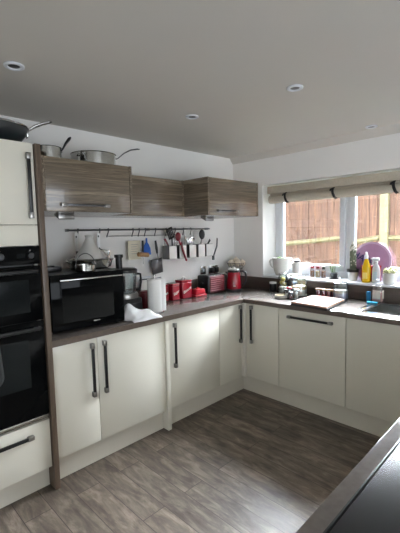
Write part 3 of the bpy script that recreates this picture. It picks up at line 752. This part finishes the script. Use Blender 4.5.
canister(-.935, -.14, .125, .105, .176, 'Biscuits', .036, 'tallest red canister with a handle on its lid', True)
o = thing('butter_dish', 'low bright red butter dish between canisters and toaster', 'butter dish', (-.775, -.175, WT))
G().box(-.078, .078, -.05, .05, 0, .016, .005, seg=3).make('base', BRED, o)
G().prism([(-.068, .017), (.068, .017), (.056, .072), (-.056, .072)], 'y', -.042, .042, bev=.008).make('lid', BRED, o)
G().box(-.02, .02, -.008, .008, .071, .084, .003).make('knob', BRED, o)
# toaster
ts = thing('toaster', 'red ribbed toaster with black ends below the sockets', 'toaster', (-.545, -.15, WT))
G().box(-.118, .118, -.075, .075, .012, .182, .018, seg=4).make('body', DRED, ts)
for s in (-1, 1):
    e = G().box(.100 if s > 0 else -.139, .139 if s > 0 else -.100, -.079, .079, .004, .190, .016, seg=4).make('end_cap', BLACKP, ts)
    if s < 0:
        G().box(-.156, -.139, -.014, .014, .11, .125, .003).make('lever', BLACKP, e)
        G().lathe([(0, 0), (.014, 0), (.013, .010), (0, .011)], seg=20, M4=Matrix.Translation((-.139, .0, .05)) @ Matrix.Rotation(-PI / 2, 4, 'Y')).make('dial', PEWTER, e)
RIBRED = M('toaster_red', (116, 10, 26), .42, var=.05)
for k in range(7):
    z = .034 + k * .0205
    G().tube([(-.10, -.0775, z), (.10, -.0775, z)], .006, 8, flat=.8).make('rib', RIBRED, ts)
G().box(-.10, .10, -.055, .055, .1815, .186, .002).make('top_plate', STEEL, ts)
for y in (-.026, .026): G().box(-.085, .085, y - .014, y + .014, .1855, .1868).make('slot', BLACKP, ts, smooth=0)
# kettle
kt = thing('kettle', 'red jug kettle with black base and handle in the corner', 'kettle', (-.325, -.26, WT), math.radians(-42))
G().lathe([(0, 0), (.083, 0), (.085, .006), (.082, .024), (.076, .028), (0, .028)], seg=40).make('base', BLACKP, kt)
G().lathe([(0, .029), (.076, .029), (.078, .05), (.074, .12), (.066, .185), (.063, .200), (0, .2)], seg=44).make('body', RED, kt)
G().lathe([(0, .2005), (.065, .2005), (.066, .215), (.060, .222), (0, .223)], seg=40).make('collar', BLACKP, kt)
G().lathe([(0, .2235), (.058, .2235), (.060, .228), (.054, .238), (.02, .241), (.012, .25), (0, .25)], seg=36).make('lid', WCER, kt)
G().tube([(.058, 0, .208), (.095, 0, .210), (.122, 0, .196), (.130, 0, .165), (.126, 0, .11), (.112, 0, .07), (.078, 0, .055)], [.012, .012, .013, .013, .012, .011, .010], 12).make('handle', BLACKP, kt)
G().prism([(-.058, .168), (-.058, .208), (-.094, .206), (-.090, .198)], 'y', -.018, .018, bev=.004).make('spout', BLACKP, kt)
G().box(-.012, .012, -.0015, .0015, -.002, .002, M4=Matrix.Rotation(math.radians(42 - 45 + 0), 4, 'Z') @ Matrix.Translation((0, -.0785, .062))).make('badge', WLETT, kt, smooth=0)
# wire basket of bulbs behind the kettle
wb = thing('wire_basket', 'dark wire basket on legs in the corner behind the kettle', 'basket', (-.165, -.165, WT))
for z, r_ in ((.215, .062), (.245, .085), (.285, .104)):
    G().tube([(r_ * math.cos(2 * PI * i / 32), r_ * math.sin(2 * PI * i / 32), z) for i in range(32)], .0025, 6, closed=True).make('ring', DSTEEL, wb)
for i in range(12):
    a = 2 * PI * i / 12
    G().tube([(r_ * math.cos(a), r_ * math.sin(a), z) for r_, z in ((.01, .212), (.062, .215), (.085, .245), (.104, .285))], .0018, 6).make('wire', DSTEEL, wb)
for i in range(3):
    a = 2 * PI * i / 3 + .6
    G().tube([(.085 * math.cos(a), .085 * math.sin(a), .003), (.062 * math.cos(a), .062 * math.sin(a), .215)], .003, 6).make('leg', DSTEEL, wb)
for k, (x, y, z, r_, lab) in enumerate(((-.054, .030, .285, .038, 'pale garlic bulb at the left side of the wire basket'), (-.030, -.040, .284, .036, 'pale garlic bulb at the front middle of the wire basket'),
                                        (.036, -.052, .286, .037, 'pale garlic bulb at the right side of the wire basket'), (.042, .036, .300, .044, 'largest pale garlic bulb at the back of the wire basket'))):
    o = thing('garlic_bulb', lab, 'garlic', (-.165 + x, -.165 + y, WT + z - r_ * .9), 0, 'garlic in the wire basket')
    G().lathe([(0, 0), (.5 * r_, .02 * r_), (.9 * r_, .5 * r_), (r_, .9 * r_), (.8 * r_, 1.35 * r_), (.35 * r_, 1.65 * r_), (.16 * r_, 1.8 * r_), (.14 * r_, 2.0 * r_), (0, 2.0 * r_)], seg=20).make('bulb', ONION, o)
# ------------------------------------------------------------------ window sill
SL = 1.0555
o = thing('planter', 'white two-handled planter at the left end of the window sill', 'planter', (.115, -.56, SL))
G().lathe([(0, 0), (.052, 0), (.060, .006), (.078, .05), (.090, .12), (.094, .172), (.099, .188), (.093, .188), (.087, .17), (.080, .12), (.0, .115)], seg=40).make('bowl', WCER, o)
for s in (-1, 1):
    c, q = math.cos(math.radians(135)) * s, math.sin(math.radians(135)) * s
    G().tube([(c * r_, q * r_, z) for r_, z in ((.090, .166), (.112, .172), (.122, .155), (.116, .12), (.10, .09), (.080, .08))], .008, 10).make('handle', WCER, o)
G().lathe([(0, .121), (.080, .150), (0, .158)], seg=24).make('soil', SOIL_AND_SHADE, o)
g = G()
for k in range(16):
    a = rnd.uniform(0, 6.28); r_ = rnd.uniform(.005, .045); g.ball((r_ * math.cos(a), r_ * math.sin(a), .166 + rnd.uniform(0, .025)), .014, (1, 1, .7), sub=1)
g.make('foliage', LEAF, o)
o = thing('jar', 'white ceramic jar with a dark lid beside the planter on the sill', 'jar', (.14, -.735, SL))
G().lathe([(0, 0), (.044, 0), (.05, .006), (.05, .13), (.040, .145), (0, .147)], seg=32).make('body', WCER, o)
G().lathe([(0, .148), (.030, .148), (.032, .166), (.024, .172), (0, .173)], seg=28).make('lid', BLACKP, o)
for k, (y, c1, lc, lab) in enumerate(((-.905, SPICE, DRED, 'small spice bottle with red-brown cap, left of three on the sill'), (-.965, PASTA, DRED, 'middle small spice bottle of three on the sill'), (-1.028, SPICE, BLACKP, 'small spice bottle with black cap, right of three on the sill'))):
    o = thing('spice_bottle', lab, 'spice bottle', (.15, y, SL), 0, 'spice bottles on the sill')
    G().lathe([(0, .002), (.0195, .002), (.0195, .062), (0, .064)], seg=20).make('contents', c1, o)
    G().lathe([(.021, 0), (.022, .003), (.022, .070), (.015, .082), (.015, .088), (0, .088), (0, .086), (.013, .086), (.0205, .07), (.0205, 0)], seg=24).make('glass', JAR, o)
    G().lathe([(0, .0885), (.017, .0885), (.017, .110), (.015, .113), (0, .113)], seg=20).make('cap', lc, o)
o = thing('small_pot', 'small dark pot of thin green shoots on the sill', 'plant pot', (.13, -1.145, SL))
G().lathe([(0, 0), (.028, 0), (.036, .058), (.038, .062), (.034, .062), (.030, .054), (0, .052)], seg=28).make('pot', BLACKP, o)
G().lathe([(0, -.0), (.042, .0), (.046, .008), (.0, .006)], seg=28).make('saucer', BLACKP, o)
g = G()
for k in range(12):
    a = rnd.uniform(0, 6.28); r_ = rnd.uniform(0, .025); h_ = rnd.uniform(.05, .11)
    x, y = r_ * math.cos(a), r_ * math.sin(a)
    g.tube([(x, y, .05), (x * 1.3, y * 1.3, .05 + h_ * .6), (x * 1.8 + .004, y * 1.8, .05 + h_)], [.0022, .0025, .0008], 5)
g.make('shoots', LEAF, o)
o = thing('potted_cactus', 'tall furry column cactus in a white pot with dark rim', 'cactus', (.115, -1.335, SL))
G().lathe([(0, 0), (.038, 0), (.047, .08), (.044, .08), (.040, .072), (0, .072)], seg=32).make('pot', WCER, o)
G().lathe([(.0455, .078), (.052, .080), (.054, .104), (.049, .106), (.046, .084), (.0455, .078)], seg=32).make('rim', BLACKP, o)
G().lathe([(0, .073), (.043, .08), (0, .086)], seg=24).make('soil', SOIL_AND_SHADE, o)
b = bmesh.new(); g = G(); nr = 12; sg = 48; rings = []
hs = [.08, .10, .16, .22, .28, .315, .335, .346]; rr = [.022, .025, .0265, .0265, .025, .021, .013, 0.0005]
for z, r_ in zip(hs, rr): rings.append([b.verts.new((r_ * (1 + .10 * math.cos(nr * 2 * PI * i / sg)) * math.cos(2 * PI * i / sg), r_ * (1 + .10 * math.cos(nr * 2 * PI * i / sg)) * math.sin(2 * PI * i / sg), z)) for i in range(sg)])
for A, B in zip(rings, rings[1:]):
    for i in range(sg): b.faces.new((A[i], A[(i + 1) % sg], B[(i + 1) % sg], B[i]))
b.faces.new(rings[-1]); g._merge(b, 0); st = g.make('stem', CACT, o)
g = G()
for k in range(120):
    a = rnd.uniform(0, 6.28); z = rnd.choice((rnd.uniform(.12, .35), rnd.uniform(.28, .36))); r_ = .026 if z < .31 else .026 * max(.1, (.36 - z) / .05)
    g.ball((r_ * math.cos(a), r_ * math.sin(a), z), .0062, sub=1)
g.make('wool', FUZZ, o)
o = thing('round_sign', 'lilac round plaque with dark blue lettering leaning on the window', 'plaque', (.195, -1.470, SL + .178))
Mt = Matrix.Rotation(math.radians(7), 4, 'Y') @ Matrix.Rotation(-PI / 2, 4, 'Y')
G().lathe([(0, -.006), (.176, -.006), (.178, 0), (.176, .005), (.160, .005), (0, .005)], seg=64, M4=Mt).make('disc', LILAC, o)
Mr = G(); Mr.lathe([(.160, .0045), (.178, .0045), (.178, .009), (.160, .009), (.160, .0045)], seg=64, M4=Mt); Mr.make('rim', LILACR, o)
lettering('HAPPY', .086, NAVY, o, (-.0085, .050, .012), (math.radians(90 - 7), math.radians(28), -PI / 2), ext=.001)
o = thing('storage_tin', 'red tin standing behind the yellow bottle on the sill', 'tin', (.126, -1.475, SL))
G().box(-.022, .022, -.105, .065, 0, .128, .012, seg=3).make('body', RED, o)
G().box(-.024, .024, -.107, .067, .1285, .148, .010, seg=3).make('lid', RED, o)
o = thing('dish_soap_bottle', 'yellow washing-up liquid bottle with a white cap on the sill', 'bottle', (.055, -1.480, SL))
G().lathe([(0, 0), (.034, 0), (.037, .006), (.037, .115), (.034, .145), (.022, .186), (.014, .210), (0, .211)], seg=32, sx=.72).make('bottle', YELLOW, o)
G().lathe([(0, .2115), (.016, .2115), (.016, .238), (.011, .246), (.008, .268), (0, .270)], seg=20).make('cap', WHITE, o)
G().box(-.0285, -.027, -.020, .020, .035, .09, .0005).make('paper_label', M('yellow_label', (240, 214, 110), .5), o)
o = thing('spray_bottle', 'white trigger spray bottle beside the yellow bottle', 'bottle', (.06, -1.563, SL))
G().lathe([(0, 0), (.030, 0), (.034, .006), (.034, .11), (.027, .145), (.012, .17), (0, .171)], seg=32, sx=.8).make('bottle', WHITE, o)
h = G(); h.lathe([(0, .1715), (.015, .1715), (.015, .19), (.010, .194), (0, .194)], seg=20); h.box(-.012, .012, -.026, .034, .1945, .222, .006, seg=3); h.box(-.007, .007, .033, .044, .206, .218, .002)
hd = h.make('spray_head', WHITE, o); G().tube([(0, .022, .195), (0, .03, .175), (0, .026, .158)], .005, 8, flat=1.4).make('trigger', WHITE, hd)
G().box(-.0288, -.027, -.017, .017, .03, .10, .0005).make('paper_label', M('pale_blue_label', (190, 214, 226), .5), o)
o = thing('succulent_planter', 'white pot of pale green succulents at the right end of the sill', 'plant pot', (.06, -1.675, SL))
G().lathe([(0, 0), (.043, 0), (.048, .005), (.056, .092), (.053, .092), (.048, .08), (0, .078)], seg=32).make('pot', WCER, o)
G().lathe([(0, .079), (.050, .084), (0, .09)], seg=24).make('soil', SOIL_AND_SHADE, o)
SUCC = M('pale_succulent', (176, 178, 128), .6, var=.2, scale=50)
for k, (x, y, s) in enumerate(((-.02, .02, 1.0), (-.025, -.028, .9), (.022, 0, 1.1), (.01, .035, .8), (.012, -.036, .8))):
    g = G()
    for i in range(14):
        a = i * 2.4; t_ = i / 14; r_ = .026 * s * (1 - .7 * t_)
        g.ball((x + r_ * math.cos(a), y + r_ * math.sin(a), .094 + .034 * s * t_ + .004 * k), .010 * s, (1.0, 1.0, .8), sub=1)
    g.make('rosette', SUCC, o)

# ------------------------------------------------------------------ on the window-side worktop
o = thing('mug', 'black mug with a white rim below the planter', 'mug', (-.105, -.60, WT))
G().lathe([(0, 0), (.034, 0), (.037, .005), (.037, .082), (.034, .082), (.033, .008), (0, .008)], seg=32).make('body', BLACKP, o)
G().lathe([(.0345, .0825), (.0372, .0825), (.0372, .098), (.0345, .098), (.0345, .0825)], seg=32).make('rim', WCER, o)
G().tube([(.035 * .8, .035 * .6, .07), (.05, .042, .068), (.056, .046, .045), (.048, .04, .022), (.03, .022, .018)], .005, 8).make('handle', BLACKP, o)
def gjar(name, label, x, y, r, h, fills, lidmat=None, lid_h=.02, neck=.8, mat=JAR, cat='jar', group=None):
    o = thing(name, label, cat, (x, y, WT), 0, group)
    z = .004
    for m_, hh in fills:
        G().lathe([(0, z), (r - .0045, z), (r - .0045, z + hh - .001), (0, z + hh - .001)], seg=28).make('contents', m_, o); z += hh
    G().lathe([(0, 0), (r - .003, 0), (r, .004), (r, h * .82), (r * neck, h * .93), (r * neck, h), (r * neck - .003, h), (r * neck - .003, h * .93), (r - .003, h * .81), (r - .003, .003), (0, .003)], seg=36).make('glass', mat, o)
    if lidmat is not None:
        G().lathe([(0, h + .0005), (r * neck + .004, h + .0005), (r * neck + .004, h + lid_h), (r * neck - .002, h + lid_h + .003), (0, h + lid_h + .003)], seg=32).make('lid', lidmat, o)
    return o
o = gjar('glass_jar', 'tall clear jar with yellow lemons in its top half', -.105, -.720, .049, .185, [(FLOUR, .055)], JAR, .012)
for k, (x, y, z) in enumerate(((.0, .012, .10), (-.006, -.014, .088), (.004, .0, .132))):
    l = tag(G().ball((0, 0, 0), .021, (1, 1.15, 1), sub=3).make('lemon', LEMON, None, (-.105 + x, -.72 + y, WT + z)), 'yellow lemon inside the tall clear jar', 'lemon', 'lemons in the clear jar')
gjar('glass_jar', 'wide clear storage jar with pale flour and pasta behind spice jars', -.165, -.935, .078, .165, [(FLOUR, .06), (PASTA, .03)], JAR, .016, .9)
gjar('glass_jar', 'clear jar with white contents between the lemon jar and the sill', -.078, -.825, .042, .175, [(FLOUR, .06), (TAB, .05)], WCER, .014)
o = thing('dish', 'low round white dish in front of the lemon jar', 'dish', (-.395, -.885, WT))
G().lathe([(0, 0), (.048, 0), (.056, .006), (.058, .034), (.055, .034), (.052, .01), (0, .008)], seg=36).make('bowl', WCER, o)
G().lathe([(0, .009), (.0515, .011), (.052, .022), (0, .026)], seg=28).make('contents', PASTA, o)
for k, (x, y, r_, h_, cm, lm, lab) in enumerate(((-.335, -.935, .021, .085, DSPICE, BRED, 'spice jar with a bright red lid, tallest of the cluster'), (-.33, -.892, .019, .06, DSPICE, BLACKP, 'short dark spice jar at the left of the cluster'),
                                       (-.30, -.957, .021, .07, SPICE, BLACKP, 'brown spice jar with black lid beside the red-lidded one'), (-.375, -.975, .019, .05, DRED, DSTEEL, 'small dark red spice jar at the front of the cluster'),
                                       (-.33, -1.005, .020, .075, FLOUR, WCER, 'white spice jar at the right end of the cluster'))):
    gjar('spice_jar', lab, x, y, r_, h_, [(cm, h_ * .72)], lm, .014, .9, JAR, 'spice jar', 'spice jars on the worktop')
for k, lab in enumerate(('leftmost red jam jar with tan lid behind the board', 'second red jam jar from the left behind the board', 'third red jam jar from the left behind the board', 'red jam jar with tan lid nearest the cookie jar')):
    gjar('jam_jar', lab, -.085, -1.095 - .052 * k, .024, .058, [(BRED, .048)], TANLID, .014, .92, JAR, 'jar', 'red jam jars behind the board')
o = gjar('cookie_jar', 'clear glass jar with knobbed lid holding pale tablets', -.10, -1.318, .066, .135, [(TAB, .05), (PURP, .028)], None, 0, .85)
G().lathe([(0, .1355), (.062, .1355), (.063, .143), (.040, .156), (.012, .162), (.010, .168), (.020, .178), (.020, .188), (.010, .195), (0, .196)], seg=36).make('lid', JAR, o)
# chopping board
cb = thing('chopping_board', 'pale wooden chopping board on a dark tray at the worktop edge', 'chopping board', (0, 0, WT))
P4 = [(-.640, -1.135), (-.250, -1.125), (-.265, -1.430), (-.672, -1.470)]
cxm = sum(p[0] for p in P4) / 4; cym = sum(p[1] for p in P4) / 4
cb.location = (cxm, cym, WT)
Q = [(x - cxm, y - cym) for x, y in P4]
G().prism([(x * 1.0, y * 1.0) for x, y in Q], 'z', .0, .018, bev=.003).make('tray', BOARDEDGE, cb)
G().prism([(x * .985, y * .985) for x, y in Q], 'z', .0185, .033, bev=.003).make('board', WOODL, cb)
# soap dispenser, sponge
o = thing('soap_dispenser', 'clear pump dispenser of pink soap behind the sink', 'soap dispenser', (-.09, -1.635, .9105 + .0065))
G().box(-.026, .026, -.036, .036, .004, .085, .006).make('contents', PINK, o)
G().box(-.030, .030, -.040, .040, 0, .140, .012, seg=3).make('bottle', JARW, o)
G().box(-.0312, -.0302, -.030, .030, .03, .10, .0003).box(-.022, .022, -.0412, -.0402, .03, .10, .0003).make('paper_label', PURP, o)
G().lathe([(0, .1405), (.016, .1405), (.016, .157), (.006, .161), (.006, .187), (.0, .188)], seg=20).box(-.034, .010, -.008, .008, .180, .193, .004).make('pump', WHITE, o)
o = tag(G().box(-.025, .025, -.04, .04, 0, .014, .005, seg=3).make('sponge', SPONGE, None, (-.185, -1.655 + .03, .9105 + .0065), .2), 'blue sponge lying in front of the soap dispenser', 'sponge')
o = tag(G().box(-.010, .010, -.016, .016, 0, .085, .005, seg=3).make('scouring_pad', M('deep_blue_pad', (36, 110, 150), .9, bump=.4), None, (-.11, -1.566, .9105 + .0065)), 'dark blue scouring pad standing left of the soap dispenser', 'sponge')

# ------------------------------------------------------------------ light
SKY_A, SKY_G, SKY_P, SUN_E, EXPO = 3.6, 150.0, 5.0, .1, 1.15
W = bpy.data.worlds.new('World'); S.world = W; W.use_nodes = True
NT = W.node_tree; bg = NT.nodes['Background']; bg.inputs['Strength'].default_value = 1.0
# hazy bright sky: even blue-white dome with a broad glow round the veiled sun beyond the garden
def vm(op, *ins):
    n = NT.nodes.new('ShaderNodeMath'); n.operation = op
    for i, v in enumerate(ins):
        if isinstance(v, (int, float)): n.inputs[i].default_value = v
        else: NT.links.new(v, n.inputs[i])
    return n.outputs[0]
tcw = NT.nodes.new('ShaderNodeTexCoord'); dt = NT.nodes.new('ShaderNodeVectorMath'); dt.operation = 'DOT_PRODUCT'
NT.links.new(tcw.outputs['Generated'], dt.inputs[0]); dt.inputs[1].default_value = Vector((.80, .46, .60)).normalized()
glow = vm('POWER', vm('MAXIMUM', dt.outputs['Value'], 0.0), SKY_P)
amt = vm('ADD', vm('MULTIPLY', glow, SKY_G), SKY_A)
cm = NT.nodes.new('ShaderNodeVectorMath'); cm.operation = 'SCALE'; cm.inputs[0].default_value = (.87, .925, 1.01)
NT.links.new(amt, cm.inputs['Scale']); NT.links.new(cm.outputs[0], bg.inputs['Color'])
su = bpy.data.lights.new('Sun', 'SUN'); su.energy = SUN_E; su.angle = .009; su.color = (1, .94, .84)
so = bpy.data.objects.new('Sun', su); COL.objects.link(so)
so.rotation_euler = Vector((.62, -.16, -.77)).to_track_quat('-Z', 'Y').to_euler()
def portal(name, loc, direc, sx, sy):
    l = bpy.data.lights.new(name, 'AREA'); l.shape = 'RECTANGLE'; l.size = sx; l.size_y = sy; l.cycles.is_portal = True
    o = bpy.data.objects.new(name, l); COL.objects.link(o); o.location = loc
    o.rotation_euler = Vector(direc).to_track_quat('-Z', 'Z').to_euler()
portal('window_portal', (.31, (WY0 + WY1) / 2, (WZ0 + WZ1) / 2), (-1, 0, 0), WY0 - WY1, WZ1 - WZ0)
portal('side_portal', (XW - .21, (LY0 + LY1) / 2, (LZ0 + LZ1) / 2), (1, 0, 0), LY1 - LY0, LZ1 - LZ0)
portal('patio_portal', ((PX0 + PX1) / 2, YS - .21, PZ / 2), (0, 1, 0), PX1 - PX0, PZ)

# ------------------------------------------------------------------ camera
cam = bpy.data.cameras.new('Camera'); co = bpy.data.objects.new('Camera', cam); COL.objects.link(co); S.camera = co
yaw, pit, roll = .7892, -.0895, -.0233
fw = Vector((math.cos(pit) * math.cos(yaw), math.cos(pit) * math.sin(yaw), math.sin(pit)))
rt = Vector((math.sin(yaw), -math.cos(yaw), 0)); up = rt.cross(fw)
r2 = rt * math.cos(roll) + up * math.sin(roll); u2 = up * math.cos(roll) - rt * math.sin(roll)
mt = Matrix((r2, u2, -fw)).transposed().to_4x4(); mt.translation = (-3.3221, -2.7773, 1.5279)
co.matrix_world = mt
cam.sensor_fit = 'AUTO'; cam.sensor_width = 36; cam.lens = 371.69 / 533 * 36; cam.clip_start = .02; cam.clip_end = 60

S.view_settings.view_transform = 'Standard'; S.view_settings.look = 'None'
S.view_settings.exposure = EXPO; S.view_settings.gamma = 1.0; S.view_settings.use_curve_mapping = False
S.cycles.max_bounces = 12; S.cycles.diffuse_bounces = 8; S.cycles.transparent_max_bounces = 24
S.cycles.caustics_reflective = False; S.cycles.caustics_refractive = False
S.cycles.use_denoising = True; S.cycles.sample_clamp_indirect = 6
